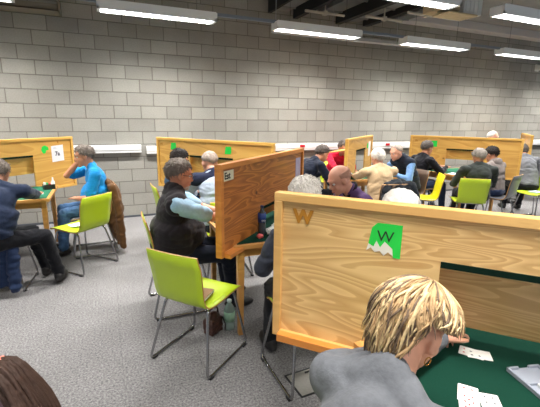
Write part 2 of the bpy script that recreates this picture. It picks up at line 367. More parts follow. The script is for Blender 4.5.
# ---------------------------------------------------------------- screens
def screen(p0, dv, L, T, op, label, face, frame, flap_ang=28, flap_h=.40, flap_mat=None, group='bidding screens', z0=.66, ledge=(.05, .62), opz=1.12, flap=True, off=.06):
    ang = math.atan2(dv[1], dv[0]); e = empty('bidding_screen', (p0[0], p0[1], 0), ang); tag(e, label, 'screen', group)
    t = .009; a, b = op
    bm = bmesh.new()
    box(bm, (.03, -t, z0+.02), (a, t, T-.02)); box(bm, (b, -t, z0+.02), (L-.03, t, T-.02)); box(bm, (a, -t, opz), (b, t, T-.02))
    build(bm, 'panel', face, e)
    f = .036; d = .024
    bm = bmesh.new(); box(bm, (0, -d, T-f), (L, d, T)); build(bm, 'top_rail', frame, e, bevel=.003)
    for x in (0, L-f):
        bm = bmesh.new(); box(bm, (x, -d, z0), (x+f, d, T-f)); build(bm, 'side_rail', frame, e, bevel=.003)
    for x0_, x1_ in ((f, a), (b, L-f)):
        bm = bmesh.new(); box(bm, (x0_, -d, z0), (x1_, d, z0+.03)); build(bm, 'bottom_rail', frame, e, bevel=.003)
    if flap:
        bm = bmesh.new(); box(bm, (a-.05, t+.001, -flap_h), (b+.05, t+.013, -.004))
        o = build(bm, 'flap', flap_mat or face, e); o.location = (0, off, opz-.012); o.rotation_euler = (R(flap_ang), 0, 0)
        bm = bmesh.new(); box(bm, (a, -t-.002, opz-.024), (b, off*.6+.012, opz-.001)); build(bm, 'felt_seal', DARKSLOT, e)
    return e
def sticker(e, pts, name, material, y=-.0105, th=.0012, label=None):
    bm = bmesh.new(); poly(bm, pts, y, y-th); o = build(bm, name, material, e)
    if label: o['label'] = label
    return o
PAPER = mat('paper_white', (236, 236, 240), .7); GREENP = mat('green_paper', (28, 205, 70), .7); LAV = mat('lavender_paper', (176, 168, 196), .7, noise_amt=.3, nscale=30)
INK = mat('ink', (40, 40, 60), .6); WINK = mat('dark_ink', (30, 50, 30), .6); OCHRE = mat('ochre_paint', (176, 116, 24), .7)
FACE_M = Matrix.Rotation(R(90), 4, 'X')
def textat(e, s, x, z, size, material, y=-.0125, name='lettering', bold=0):
    for c in e.children:
        if c.name.split('.')[0] in ('torn_sticker', 'name_label', 'notice_sheet') and c.type == 'MESH':
            xs = [v.co.x for v in c.data.vertices]
            if min(xs)-.01 <= x <= max(xs): e = c
    return text_mesh(s, size, name, material, e, Matrix.Translation((x, y, z)) @ FACE_M, bold=bold)

SW = screen((.65, 1.44), (.668, -.744), 1.9, 1.315, (.655, 1.30), 'pale pine bidding screen with a big W and torn green sticker, nearest to the camera', PINE, FRAME, 20, .34, off=.05)
bm = bmesh.new(); box(bm, (.036, -.06, .655), (.60, -.022, .69)); build(bm, 'ledge', FRAME_O, SW, bevel=.003)
textat(SW, 'W', .085, 1.196, .078, OCHRE, bold=.004)
sticker(SW, [(.395, 1.15), (.405, 1.215), (.425, 1.235), (.515, 1.235), (.515, 1.105), (.49, 1.105), (.485, 1.14), (.455, 1.165), (.44, 1.14), (.425, 1.165), (.415, 1.14)], 'torn_sticker', GREENP)
sticker(SW, [(.388, 1.12), (.40, 1.17), (.425, 1.165), (.44, 1.14), (.455, 1.165), (.485, 1.14), (.488, 1.112), (.47, 1.125), (.455, 1.108), (.44, 1.125), (.42, 1.118), (.405, 1.135)], 'torn_paper', mat('torn_paper', (232, 226, 214), .9), y=-.010)
textat(SW, 'W', .425, 1.165, .06, WINK, y=-.0122)

SE = screen((.64, 2.33), (.733, .68), 1.60, 1.32, (.62, 1.12), 'orange-brown oak bidding screen labelled Est, behind the pale W screen', OAK, FRAME_O, 11, .14, z0=.695, opz=.915)
bm = bmesh.new(); box(bm, (.036, -.07, .69), (.61, -.022, .72)); build(bm, 'ledge', FRAME_O, SE, bevel=.003)
sticker(SE, [(.058, 1.205), (.058, 1.272), (.185, 1.272), (.185, 1.205)], 'name_label', mat('cream_label', (228, 226, 200), .7))
textat(SE, 'Est', .064, 1.218, .062, mat('black_ink', (15, 20, 15), .6), bold=.0015)
sticker(SE, [(1.40, .97), (1.40, 1.235), (1.53, 1.235), (1.53, .97)], 'notice_sheet', LAV)

SM = screen((.66, 5.44), (.61, -.7924), 1.82, 1.33, (.57, 1.25), 'yellowish pine bidding screen with two green stickers, behind the man in the dark vest', PINE2, FRAME_Y, 4, .30, off=.025)
for x0_, z0_ in ((.245, 1.175), (1.13, 1.165)):
    sticker(SM, [(x0_, z0_), (x0_+.015, z0_+.09), (x0_+.095, z0_+.095), (x0_+.1, z0_+.03), (x0_+.085, z0_)], 'green_sticker', GREENP)
textat(SM, 'W', .06, 1.225, .05, OCHRE, bold=.002)

SL = screen((-1.773, 4.60), (.737, .676), 1.85, 1.325, (.52, 1.28), 'yellow pine bidding screen with a white sheet and green leaf shape, at the left edge', PINE2, FRAME_Y, 4, .22, off=.025)
sticker(SL, [(1.53, 1.01), (1.53, 1.215), (1.70, 1.225), (1.70, 1.02)], 'notice_sheet', PAPER)
textat(SL, '7a', 1.575, 1.09, .075, INK, bold=.002)
textat(SL, '~~~', 1.555, 1.18, .03, INK); 
sticker(SL, [(1.41, 1.135), (1.395, 1.175), (1.41, 1.215), (1.45, 1.23), (1.49, 1.205), (1.495, 1.17), (1.46, 1.165), (1.45, 1.135), (1.43, 1.125)], 'green_leaf_shape', GREENP)
textat(SL, 'E', 1.62, 1.25, .04, OCHRE, bold=.002)

SP = screen((3.125, 4.56), (.766, .643), 1.60, 1.33, (.52, 1.12), 'narrow-looking pine bidding screen seen nearly edge on, open hatch, between red and beige players', PINE2, FRAME_Y, 80, .38, opz=1.14)
sticker(SP, [(1.33, .98), (1.33, 1.23), (1.47, 1.23), (1.47, .98)], 'notice_sheet', PAPER)
sticker(SP, [(1.22, 1.12), (1.22, 1.2), (1.31, 1.21), (1.31, 1.12)], 'green_sticker', GREENP)
SR = screen((5.14, 5.485), (.575, -.818), 1.74, 1.33, (.62, 1.2), 'wide pine bidding screen behind the players in black, grey and beige hoodie at right', PINE2, FRAME_Y, 4, .17, off=.025)
sticker(SR, [(.34, 1.14), (.34, 1.24), (.46, 1.25), (.46, 1.14)], 'green_sticker', GREENP)
textat(SR, 'W', .08, 1.22, .05, OCHRE, bold=.002)
SF = screen((7.75, 4.98), (.766, .643), 1.60, 1.33, (.55, 1.1), 'pine bidding screen cut off by the right edge of the view', PINE2, FRAME_Y, 70, .38)

# ---------------------------------------------------------------- tables
def table(c, rz, label, felt, s=.90, h=.73):
    e = empty('card_table', (c[0], c[1], 0), rz); tag(e, label, 'table', 'square card tables')
    a = s/2
    bm = bmesh.new()
    box(bm, (-a, -a, h-.03), (a, -a+.035, h)); box(bm, (-a, a-.035, h-.03), (a, a, h)); box(bm, (-a, -a+.035, h-.03), (-a+.035, a-.035, h)); box(bm, (a-.035, -a+.035, h-.03), (a, a-.035, h))
    build(bm, 'rim', TWOOD, e, bevel=.002)
    bm = bmesh.new(); box(bm, (-a+.035, -a+.035, h-.028), (a-.035, a-.035, h+.001)); build(bm, 'playing_surface', felt, e)
    bm = bmesh.new(); q = a-.055
    for (x0, y0, x1, y1) in ((-q, -q, q, -q+.022), (-q, q-.022, q, q), (-q, -q, -q+.022, q), (q-.022, -q, q, q)): box(bm, (x0, y0, h-.105), (x1, y1, h-.03))
    build(bm, 'apron', TWOOD, e)
    for sx in (-1, 1):
        for sy in (-1, 1):
            bm = bmesh.new(); cx, cy = sx*(q-.012), sy*(q-.012)
            vs = box(bm, (cx-.026, cy-.026, 0), (cx+.026, cy+.026, h-.031))
            for v in vs:
                if v.co.z < .01: v.co.x = cx+(v.co.x-cx)*.72; v.co.y = cy+(v.co.y-cy)*.72
            build(bm, 'leg', TWOOD, e, bevel=.003)
    return e
table((1.32, .69), 0, 'card table with dark green cloth, cards and the grey board, nearest the camera', FELT)
table((1.226, 2.874), 0, 'card table with a blue-labelled bottle under the Est screen', FELT)
table((1.20, 4.70), 0, 'card table under the screen with two green stickers', FELT2)
table((-1.04, 5.05), 0, 'card table with green top and wooden rim at the left edge', FELT2)
table((3.73, 5.05), 0, 'card table under the screen seen edge on', FELT2)
table((5.64, 4.77), 0, 'card table under the wide screen at right', FELT2)
table((8.35, 5.5), 0, 'card table at the far right edge of the view', FELT2)

# ---------------------------------------------------------------- chairs
def chair_shell():
    # profile (x forward, z up): seat front -> back top
    prof = [(.235, .432), (.225, .447), (.19, .456), (.10, .452), (0, .444), (-.10, .440), (-.155, .447), (-.185, .472), (-.203, .52), (-.215, .60), (-.232, .70), (-.262, .815)]
    prof = [(p.x, p.z) for p in rounded([(a, 0, b) for a, b in prof], .03, 2)]
    bm = bmesh.new(); n = len(prof); W = 9; grid = []
    for side in (0, 1):
        g = []
        for i, (x, z) in enumerate(prof):
            t = i/(n-1); hw = .205 if t < .45 else .205-.012*math.sin((t-.45)/.55*math.pi)
            if i == 0: hw = .19
            if i == n-1: hw = .193
            a = prof[max(i-1, 0)]; b = prof[min(i+1, n-1)]; tx, tz = b[0]-a[0], b[1]-a[1]; l = math.hypot(tx, tz)
            nx, nz = -tz/l, tx/l
            row = []
            for k in range(W):
                s = -1+2*k/(W-1); bow = .012*(s*s) if x < -.16 else .006*s*s
                row.append(bm.verts.new((x+(bow if x < -.16 else 0)+nx*side*.010, s*hw, z+(bow if x >= -.16 else 0)+nz*side*.010)))
            g.append(row)
        grid.append(g)
    for side in (0, 1):
        g = grid[side]
        for i in range(n-1):
            for k in range(W-1): bm.faces.new((g[i][k], g[i][k+1], g[i+1][k+1], g[i+1][k]))
    A, B = grid
    def strip(a, b):
        for i in range(len(a)-1):
            f = bm.faces.new((a[i], a[i+1], b[i+1], b[i])); f.material_index = 1
    strip([r[0] for r in A], [r[0] for r in B]); strip([r[-1] for r in A], [r[-1] for r in B]); strip(A[0], B[0]); strip(A[-1], B[-1])
    return bm
def make_chair(shell_mat):
    e = empty('shell_chair', (0, 0, 0))
    build(chair_shell(), 'seat_shell', [shell_mat, PLYE], e, True)
    o = e.children[0]
    for p in o.data.polygons: p.use_smooth = p.material_index == 0
    for s in (-1, 1):
        bm = bmesh.new()
        loop = [(.17, s*.17, .428), (-.13, s*.17, .428), (-.24, s*.235, .011), (.24, s*.235, .011)]
        tube(bm, rounded(loop, .045, 6, True), .0095, 10, True); lf = build(bm, 'leg_frame', STEEL, e, True)
        for x in (-.20, .20):
            bm = bmesh.new(); box(bm, (x-.02, s*.235-.013, 0), (x+.02, s*.235+.013, .014)); build(bm, 'foot_pad', BLACK, lf)
    for x in (.13, -.09):
        bm = bmesh.new(); tube(bm, [(x, -.17, .424), (x, .17, .424)], .008, 8); build(bm, 'cross_bar', STEEL, e, True)
    return e
PROTO = {}
def chair(x, y, deg, colr, label):
    key = colr.name
    if key not in PROTO:
        e = make_chair(colr); PROTO[key] = e
    else:
        src = PROTO[key]; e = src.copy(); col.objects.link(e)
        for c in src.children:
            d = c.copy(); col.objects.link(d); d.parent = e
            for g in c.children:
                h = g.copy(); col.objects.link(h); h.parent = d
    e.location = (x, y, 0); e.rotation_euler = (0, 0, R(deg)); tag(e, label, 'chair', 'tubular steel shell chairs')
    return e
CHAIRSPOTS = [
 (.51, 2.39, 40, LIME, 'empty lime green chair with a booklet on its seat, nearest the camera'),
 (-.29, 4.41, 134, LIME, 'empty lime green chair in front of the man in blue at left'),
 (.50, 3.16, 0, LIME, 'lime green chair under the man in the dark vest'),
 (1.12, 1.93, 90, LIME, 'chair under the white-haired player behind the W screen, only its steel frame showing'),
 (.74, 4.62, 4, LIME, 'lime green chair of the dark-haired man in blue before the middle screen'),
 (-.20, 4.92, 184, GREY, 'chair under the man in the blue polo, brown jacket over its back'),
 (-1.0, 4.16, 84, GREY, 'chair under the man in navy at the left edge, quilted jacket on it'),
 (2.82, 5.02, 0, YELL, 'yellow chair under the man in navy beside the red-shirted man'),
 (3.37, 3.98, 80, BROWNSH, 'dark chair under the man in the beige sweater, black jacket on its back'),
 (4.46, 4.74, 182, BROWNSH, 'dark brown chair under the man in a navy vest and blue shirt'),
 (4.42, 4.36, 146, YELL, 'empty yellow chair seen side on, left of the man in black'),
 (4.92, 5.03, -6, GREY, 'grey chair under the man in black at the right table'),
 (4.88, 3.93, 54, LIME, 'lime green chair under the grey-haired man in dark green, back towards us'),
 (5.60, 4.0, 106, GREY, 'grey chair right of the lime one, under the man in the hoodie'),
 (6.55, 3.98, 170, LIME, 'lime green chair with its back cut by the right edge'),
 (.36, .66, 3, LIME, 'chair under the blonde woman in grey'),
 (1.32, 1.55, -90, LIME, 'chair of the white-haired partner hidden behind the W screen'),
 (2.0, 2.85, 180, LIME, 'chair of the bald man in purple'),
 (1.1, 3.72, 84, LIME, 'chair of the man with navy and grey top at the middle table'),
 (3.86, 5.96, -92, LIME, 'chair of the man in red'),
]
for a in CHAIRSPOTS: chair(*a)

# ---------------------------------------------------------------- people
SKIN = {'fair': mat('skin_fair', (214, 156, 128), .5, noise_amt=.12, nscale=30), 'tan': mat('skin_tan', (202, 142, 112), .5, noise_amt=.12, nscale=30), 'pink': mat('skin_pink', (218, 160, 136), .5, noise_amt=.12, nscale=30)}
EYEW = mat('eye_white', (225, 220, 215), .3); IRIS = mat('iris', (50, 40, 34), .3); LIP = mat('lips', (168, 96, 84), .5)
def cloth(name, c, amt=.18): return mat('cloth_'+name, c, .9, spec=.15, noise_amt=amt, nscale=60, bump=.25, sheen=.1)
def hairm(name, c): return mat('hair_'+name, c, .65, spec=.3, noise_amt=.18 if name == 'white' else .5, nscale=45, bump=.6)
JEANS = cloth('jeans', (44, 56, 84), .3); BLACKT = cloth('black_trousers', (24, 25, 30)); NAVYT = cloth('navy_trousers', (26, 30, 44))
SHOE = mat('shoe_leather', (28, 26, 26), .5); SHOEB = mat('shoe_brown', (70, 46, 34), .5)

def lady_zl(az): return .48 if az < .5 else (.48-(az-.5)*.5 if az < 1.2 else (.13 if az < 2.1 else max(-.9, .13-(az-2.1)*2.2)))
def person(name, label, hx, hy, top, face, skin='fair', hair=None, hstyle='full', hl=None, hr=None, head_yaw=0, pitch=20, lean=None,
           shirt=None, sleeve='long', vest=None, trousers=None, shoe=None, vox=None, belly=0, collar=None, glasses=False, size=1.0, beard=None, hood=False, build_legs=True, knee=None, earring=False, locks=0, wide=1.0, shirt2=None, legyaw=0, skirt=0, arm=1.0):
    dist_ = math.hypot(hx, hy)
    if vox is None: vox = .0085 if dist_ < 3.6 else .012
    f = R(face); e = empty('person', (0, 0, 0)); tag(e, label, 'person')
    # solve spine lean so that the crown is at height top
    def spine(l, s=1.0):
        h = Vector((0, 0, .54)); c = h+Vector((math.sin(l*.55), 0, math.cos(l*.55)))*.30*s
        nk = c+Vector((math.sin(l), 0, math.cos(l)))*.22*s
        hd = nk+Vector((math.sin(l*1.1+.12), 0, math.cos(l*1.1+.12)))*.145*s+Vector((.012, 0, 0))
        return h, c, nk, hd
    if lean is None:
        lo, hi = 0.0, 1.5
        for _ in range(40):
            md = (lo+hi)/2
            if spine(md)[3].z+.122*size > top: lo = md
            else: hi = md
        l = (lo+hi)/2; s = 1.0
    else:
        l = R(lean); s = (top-.122*size-.54)/(spine(l)[3].z-.54)
    hp, ch, nk, hd = spine(l, s)
    ex = Vector((math.cos(f), math.sin(f), 0)); ey = Vector((-math.sin(f), math.cos(f), 0)); ez = Vector((0, 0, 1))
    base = Vector((hx, hy, 0))-ex*hd.x
    e.location = base; e.rotation_euler = (0, 0, f)
    toL = lambda p: Vector(((Vector(p)-base).dot(ex), (Vector(p)-base).dot(ey), p[2]))
    sw = .185*wide
    up_t = (nk-ch).normalized(); fwd_t = Vector((up_t.z, 0, -up_t.x))
    shc = nk-up_t*.055
    rot_t = Matrix((fwd_t, Vector((0, 1, 0)), up_t)).transposed()
    lowup = (ch-hp).normalized(); rot_l = Matrix((Vector((lowup.z, 0, -lowup.x)), Vector((0, 1, 0)), lowup)).transposed()
    arms = []
    for sd, tgt in ((1, hl), (-1, hr)):
        sh = shc+Vector((0, sd*sw, -.01))
        if tgt is None: t = Vector((shc.x+.30, sd*.12, .78))
        elif tgt == 'lap': t = Vector((.28, sd*.08, .66))
        elif tgt == 'cheek': t = hd+Vector((.055, sd*.085, -.065))
        else: t = toL(tgt)
        a, b = .285*arm, .255*arm; d = t-sh; D = min(d.length, (a+b)*.995); d.normalize(); t = sh+d*D
        x = (a*a-b*b+D*D)/(2*D); hgt = math.sqrt(max(a*a-x*x, 1e-6))
        pole = Vector((.15, sd*.55, -1)); pole = (pole-d*pole.dot(d)).normalized()
        if tgt == 'cheek': pole = Vector((.9, sd*.5, -.9)); pole = (pole-d*pole.dot(d)).normalized()
        el = sh+d*x+pole*hgt
        arms.append((sd, sh, el, t, tgt))
    legs = []
    kx = .43
    for sd in (1, -1):
        ly_ = Matrix.Rotation(R(legyaw), 3, 'Z')
        hj = hp+Vector((0, sd*.085, -.02)); kn = Vector((kx, sd*.13, .50)); an = Vector((kx+.04 if knee is None else knee, sd*.13, .085)); kn = ly_ @ kn; an = ly_ @ an; legs.append((hj, kn, an))
    # ---- body
    bm = bmesh.new()
    ell(bm, hp+Vector((0, 0, .0)), (.10, .15, .10), rot_l)
    ell(bm, (hp+ch)/2+Vector((.01, 0, 0)), (.085+max(0, belly)*.5, .125, .15), rot_l)
    ell(bm, ch+up_t*.05, (.092, .130*min(1, wide), .15), rot_t)
    cap(bm, shc+Vector((0, sw*.8, -.01)), shc+Vector((0, -sw*.8, -.01)), .055, .055)
    cap(bm, nk-up_t*.06, nk+(hd-nk)*.6-fwd_t*.008, .058, .052)
    for sd, sh, el, wr, tg in arms:
        cap(bm, sh, el, .047, .038); cap(bm, el, el+(wr-el)*.4, .038, .037); cap(bm, el+(wr-el)*.4, wr, .037, .024)
    for hj, kn, an in legs:
        cap(bm, hj, kn, .078, .05); cap(bm, kn, kn+(an-kn)*.35, .05, .052); cap(bm, kn+(an-kn)*.35, an, .052, .033)
        cap(bm, an+Vector((0, 0, -.03)), an+Vector((.13, 0, -.05)), .033, .024)
    # hands
    for sd, sh, el, wr, tg in arms:
        d = (wr-el).normalized()
        if tg == 'cheek': d = (Vector((0, 0, 1))*.85+Vector((-.2, -sd*.25, 0))).normalized(); nrm = Vector((0, -sd, 0))
        else:
            d = Vector((d.x, d.y, min(0, d.z)*.35)).normalized(); nrm = Vector((0, 0, -1))
        lat = d.cross(nrm).normalized(); nrm = lat.cross(d).normalized()*(1 if lat.cross(d).dot(nrm) > 0 else -1)
        rotm = Matrix((d, lat, nrm)).transposed()
        ell(bm, wr+d*.045, (.052, .040, .018), rotm)
        thumb = lat*( -1 if (lat.y*sd) > 0 else 1)   # thumb towards the body's middle
        for q, ln in ((-1.5, .066), (-.5, .080), (.5, .076), (1.5, .058)):
            rr = .0082
            root = wr+d*.078+lat*q*.0215
            dd = (d+lat*q*.07).normalized()
            p1 = root+dd*ln*.5+nrm*.004; p2 = p1+(dd+nrm*.55).normalized()*ln*.32; p3 = p2+(dd*.6+nrm).normalized()*ln*.22
            cap(bm, wr+d*.05+lat*q*.018, root, rr*1.25, rr*1.1, 10); cap(bm, root, p1, rr*1.1, rr, 10); cap(bm, p1, p2, rr, rr*.92, 10); cap(bm, p2, p3, rr*.92, rr*.8, 10)
        tb = wr+d*.028+thumb*.03; t1 = tb+(d*.8+thumb*.75).normalized()*.036; t2 = t1+(d+thumb*.2+nrm*.2).normalized()*.028
        cap(bm, tb, t1, .013, .0105, 10); cap(bm, t1, t2, .0105, .009, 10)
    # head
    hrz = Matrix.Rotation(R(head_yaw), 3, 'Z') @ Matrix.Rotation(R(pitch), 3, 'Y')
    S = size
    P = lambda x, y, z: hd+hrz @ Vector((x*S, y*S, z*S))
    ell(bm, P(-.012, 0, .028), (.099*S, .078*S, .092*S), hrz)
    ell(bm, P(.028, 0, -.035), (.066*S, .062*S, .078*S), hrz)
    ell(bm, P(.045, 0, -.075), (.046*S, .045*S, .036*S), hrz)
    ell(bm, P(.076, 0, -.098), (.020*S, .022*S, .018*S), hrz)
    ell(bm, P(.070, 0, .036), (.024*S, .055*S, .016*S), hrz)
    for sd in (1, -1):
        ell(bm, P(.062, sd*.036, -.030), (.026*S, .022*S, .022*S), hrz)
        ell(bm, P(.0, sd*.083, -.006), (.020*S, .010*S, .033*S), hrz)
        ell(bm, P(.004, sd*.078, -.03), (.010*S, .007*S, .012*S), hrz)
    cap(bm, P(.088, 0, .018), P(.108, 0, -.024), .009*S, .013*S, 10)
    for sd in (1, -1): ell(bm, P(.098, sd*.012, -.027), (.010*S, .008*S, .008*S), hrz)
    ell(bm, P(.088, 0, -.056), (.014*S, .026*S, .009*S), hrz); ell(bm, P(.086, 0, -.070), (.013*S, .022*S, .009*S), hrz)
    body = remesh(bm, 'body', SKIN[skin], e, vox, 2)
    # face details
    for sd in (1, -1):
        bm = bmesh.new(); ell(bm, P(.0755, sd*.031, .008), (.013*S, .013*S, .0095*S), hrz, seg=14); eo = build(bm, 'eye', EYEW, e, True)
        bm = bmesh.new(); ell(bm, P(.0865, sd*.031, .006), (.0035*S, .0065*S, .0065*S), hrz, seg=12); build(bm, 'iris', IRIS, eo, True)
    bm = bmesh.new(); tube(bm, [P(.094, -.023, -.064), P(.1015, -.01, -.0635), P(.103, 0, -.0625), P(.1015, .01, -.0635), P(.094, .023, -.064)], .0042*S, 8); build(bm, 'lips', LIP, e, True)
    # hair
    if hair:
        if hstyle != 'bald':
            for sd in (1, -1):
                bm = bmesh.new(); tube(bm, [P(.092, sd*.016, .030), P(.094, sd*.03, .036), P(.084, sd*.048, .030)], .0045*S, 6); build(bm, 'eyebrow', hair, e, True)
        bm = bmesh.new(); bmesh.ops.create_icosphere(bm, subdivisions=5, radius=1)
        kill = []; marg = {}
        for v in bm.verts:
            n = v.co.normalized()
            front = n.x*math.cos(.0)
            # hairline limits, by elevation of direction
            lim = -1.0
            az = abs(math.atan2(n.y, n.x))                    # 0 = forward
            if hstyle in ('full', 'lady', 'long'):
                zl = .50 if az < .7 else (.50-(az-.7)*.95 if az < 1.5 else (-.26-(az-1.5)*.36))
                if hstyle == 'lady': zl = lady_zl(az)
                if hstyle == 'long': zl = .45 if az < .6 else .45-(az-.6)*1.0
                bad = n.z < zl
            elif hstyle == 'receding':
                bad = n.z < (.74 if az < .8 else (.74-(az-.8)*1.05 if az < 1.5 else .0-(az-1.5)*.42))
            else:  # fringe: only band round the back
                bad = n.z > .42 or az < 1.25 or n.z < -(az-1.3)*.42
            if bad: kill.append(v); continue
            mg = (n.z-(zl if hstyle in ('full', 'lady', 'long') else ((.74 if az < .8 else (.74-(az-.8)*1.05 if az < 1.5 else .0-(az-1.5)*.42)) if hstyle == 'receding' else -(az-1.3)*.42)))
            marg[v] = max(.12, min(1, mg/.35))
        bmesh.ops.delete(bm, geom=kill, context='VERTS')
        th = .006 if hstyle in ('fringe',) else (.012 if hstyle != 'lady' else .016)
        thick = []
        for v in bm.verts:
            n = v.co.normalized()
            q = n*6
            rr = 1+.0
            q1 = marg[v]; k = noise.noise(Vector((n.x*5, n.y*14, n.z*5))+Vector((hx*9, 0, 0)))
            ed = min(1, max(.25, 1.0))
            v.co = Vector((-.012, 0, .028))+Vector((n.x*(.099+.001+(th*.9+k*th*.5)*q1), n.y*(.078+.001+(th+k*th*.5)*q1), n.z*(.092+.001+(th+k*th*.5)*q1)))
        for v in bm.verts: v.co = P(*v.co)
        if hstyle in ('full', 'long') :
            rs = random.Random(int(hx*100)); base_v = [v for v in bm.verts]
            cr = P(-.03, 0, .13)
            for v in rs.sample(base_v, min(420, len(base_v))):
                p = v.co.copy(); c0 = P(-.012, 0, .02); nn = (p-c0).normalized(); tg_ = (p-cr); tg_ = (tg_-nn*tg_.dot(nn))
                if tg_.length < .005: continue
                tg_ = (tg_.normalized()+Vector((rs.uniform(-.4, .4), rs.uniform(-.4, .4), rs.uniform(-.4, .4)))).normalized()
                L_ = rs.uniform(.02, .035)
                tube(bm, [p-nn*.003, p+tg_*L_*.5+nn*.0022, p+tg_*L_*.9-nn*.001], .0032, 4, taper=[.8, 1, .1])
        ho = build(bm, 'hair', hair, e, True)
        sd_ = None if hstyle in ('full', 'long') else ho.modifiers.new('s', 'SOLIDIFY')
        if sd_: sd_.thickness = (th+.002)*S; sd_.offset = -1
        if locks:
            rnd = random.Random(3)
            bm = bmesh.new(); bm2 = bmesh.new(); bm3 = bmesh.new()
            crown = Vector((-.035, 0, .125))
            for i in range(locks):
                az = rnd.uniform(-math.pi, math.pi); 
                
                aaz = abs(az); zl = lady_zl(aaz)
                back = aaz > 2.25
                e_end = math.asin(max(-.95, zl))-(rnd.uniform(.0, .08) if not back else rnd.uniform(.0, .35))-(.06 if aaz < 1 else 0)
                t1 = (math.pi/2-e_end)/1.62; t0 = rnd.uniform(0, .78)*t1; t1 = min(t1, t0+rnd.uniform(.5, 1.0))
                pts = []
                amp = rnd.uniform(.02, .09)*rnd.choice((-1, 1)); phs = rnd.uniform(0, 6); lift = rnd.uniform(0, 1)**2*.014; lay = (i % 7)*.0022
                for j in range(9):
                    u = j/8; t = t0+(t1-t0)*u
                    el_ = math.pi/2-t*1.62
                    aa = az+amp*3*math.sin(phs*.3+u*2.6)+.25*math.sin(az*2)*u*.4
                    rr = .012+lay+.012*math.sin(max(0, min(1, 1-abs(el_)))*1.2)+lift*u*u
                    n = Vector((math.cos(el_)*math.cos(aa), math.cos(el_)*math.sin(aa), math.sin(el_)))
                    if back and el_ < -.35: rr += (-.35-el_)*.05*(.4+u)
                    p = Vector((-.012, 0, .028))+Vector((n.x*(.099+rr), n.y*(.078+rr), n.z*(.092+rr)))
                    pts.append(P(*p))
                tb_ = [.55, .9, 1.05, 1.1, 1.05, .95, .8, .5, .12]
                tube((bm, bm2, bm3)[rnd.choice((0, 0, 1, 1, 2))], pts, rnd.uniform(.0022, .0048), 5, taper=tb_)
            build(bm, 'hair_lock', hairm('blonde_light', (206, 180, 136)), ho, True); build(bm2, 'hair_lock', hairm('blonde_mid', (166, 136, 98)), ho, True); build(bm3, 'hair_lock', hairm('ash_root', (104, 86, 70)), ho, True)
    if beard:
        bm = bmesh.new(); ell(bm, P(.062, 0, -.088), (.036*S, .038*S, .030*S), hrz); ell(bm, P(.094, 0, -.050), (.011*S, .026*S, .0075*S), hrz)
        remesh(bm, 'beard', beard, e, .006, 2)
    if glasses:
        bm = bmesh.new()
        for sd in (1, -1):
            c = [(.104, sd*.012, .018), (.104, sd*.034, .020), (.098, sd*.055, .016), (.098, sd*.054, -.008), (.104, sd*.034, -.014), (.106, sd*.014, -.008)]
            tube(bm, [P(*q) for q in c], .0022, 6, True)
            tube(bm, [P(.098, sd*.056, .012), P(.05, sd*.080, .012), P(.0, sd*.086, .008), P(-.012, sd*.085, -.008)], .0022, 6)
        tube(bm, [P(.105, .012, .01), P(.108, 0, .013), P(.105, -.012, .01)], .0022, 6)
        build(bm, 'glasses', mat('dark_frame', (40, 26, 24), .3), e, True)
    if earring:
        for sd in (1, -1):
            bm = bmesh.new(); tube(bm, [P(.006+.011*math.cos(a*.524), sd*.082, -.056+.012*math.sin(a*.524)) for a in range(12)], .0014, 6, True)
            build(bm, 'earring', mat('gold', (220, 170, 90), .25, 1), e, True)
    # ---- clothing
    def torso(bm, g, low=True):
        g2 = g+.012
        for q in (.2, .45, .7): ell(bm, hp.lerp(ch, q)+Vector((.008, 0, 0)), (.105+belly*.7+g2, (.158+belly*.4+g2)*(1+(wide-1)*q), .12), rot_l)
        ell(bm, hp+Vector((0, 0, .01)), (.112+g, .165+g, .10+g), rot_l)
        ell(bm, (hp+ch)/2+Vector((.015+belly*.5, 0, 0)), (.108+belly+g, .150+belly*.5+g, .17), rot_l)
        ell(bm, ch+up_t*.045, (.112+g, .155*wide+g, .165), rot_t)
        cap(bm, shc+Vector((0, sw*.86, -.012)), shc+Vector((0, -sw*.86, -.012)), .062+g, .062+g)
        cap(bm, shc+Vector((0, sw*.7, .0)), nk+(hd-nk)*.08-fwd_t*.01, .05+g, .052+g); cap(bm, shc+Vector((0, -sw*.7, .0)), nk+(hd-nk)*.08-fwd_t*.01, .05+g, .052+g)
    if shirt:
        bm = bmesh.new(); torso(bm, -.004 if vest else .006)
        for sd, sh, el, wr, tg in arms:
            if sleeve == 'long': cap(bm, sh, el, .066, .055); cap(bm, el, wr-(wr-el).normalized()*.02, .055, .038)
            elif sleeve == 'short': cap(bm, sh, sh+(el-sh)*.78, .068, .062)
        o = remesh(bm, 'shirt' if sleeve == 'short' else 'sweater', shirt, e, max(vox, .009), 7, .011, 8, seed=hx)
        if collar:
            bm = bmesh.new(); c0 = nk+(hd-nk)*.16; ax = (hd-nk).normalized(); sx = Vector((ax.z, 0, -ax.x)).normalized(); sy = Vector((0, 1, 0))
            ring = [c0-fwd_t*.006+sx*.066*math.cos(a*.314)+sy*.068*math.sin(a*.314)-ax*(.022*max(0, math.cos(a*.314))) for a in range(20)]
            tube(bm, ring, .014, 8, True); build(bm, 'collar', collar, e, True)
    if vest:
        bm = bmesh.new(); torso(bm, .028)
        if skirt: ell(bm, hp+Vector((-.03, 0, -.02)), (.14, .185, skirt))
        remesh(bm, 'vest', vest, e, max(vox, .009), 4, .008, 7, seed=hy)
        if collar is None:
            bm = bmesh.new(); c0 = nk+(hd-nk)*.12; ax = (hd-nk).normalized(); sx = Vector((ax.z, 0, -ax.x)).normalized(); sy = Vector((0, 1, 0))
            ring = [c0-fwd_t*.006+sx*.07*math.cos(a*.314)+sy*.072*math.sin(a*.314)-ax*(.03*max(0, math.cos(a*.314))) for a in range(20)]
            tube(bm, ring, .02, 8, True); build(bm, 'collar', vest, e, True)
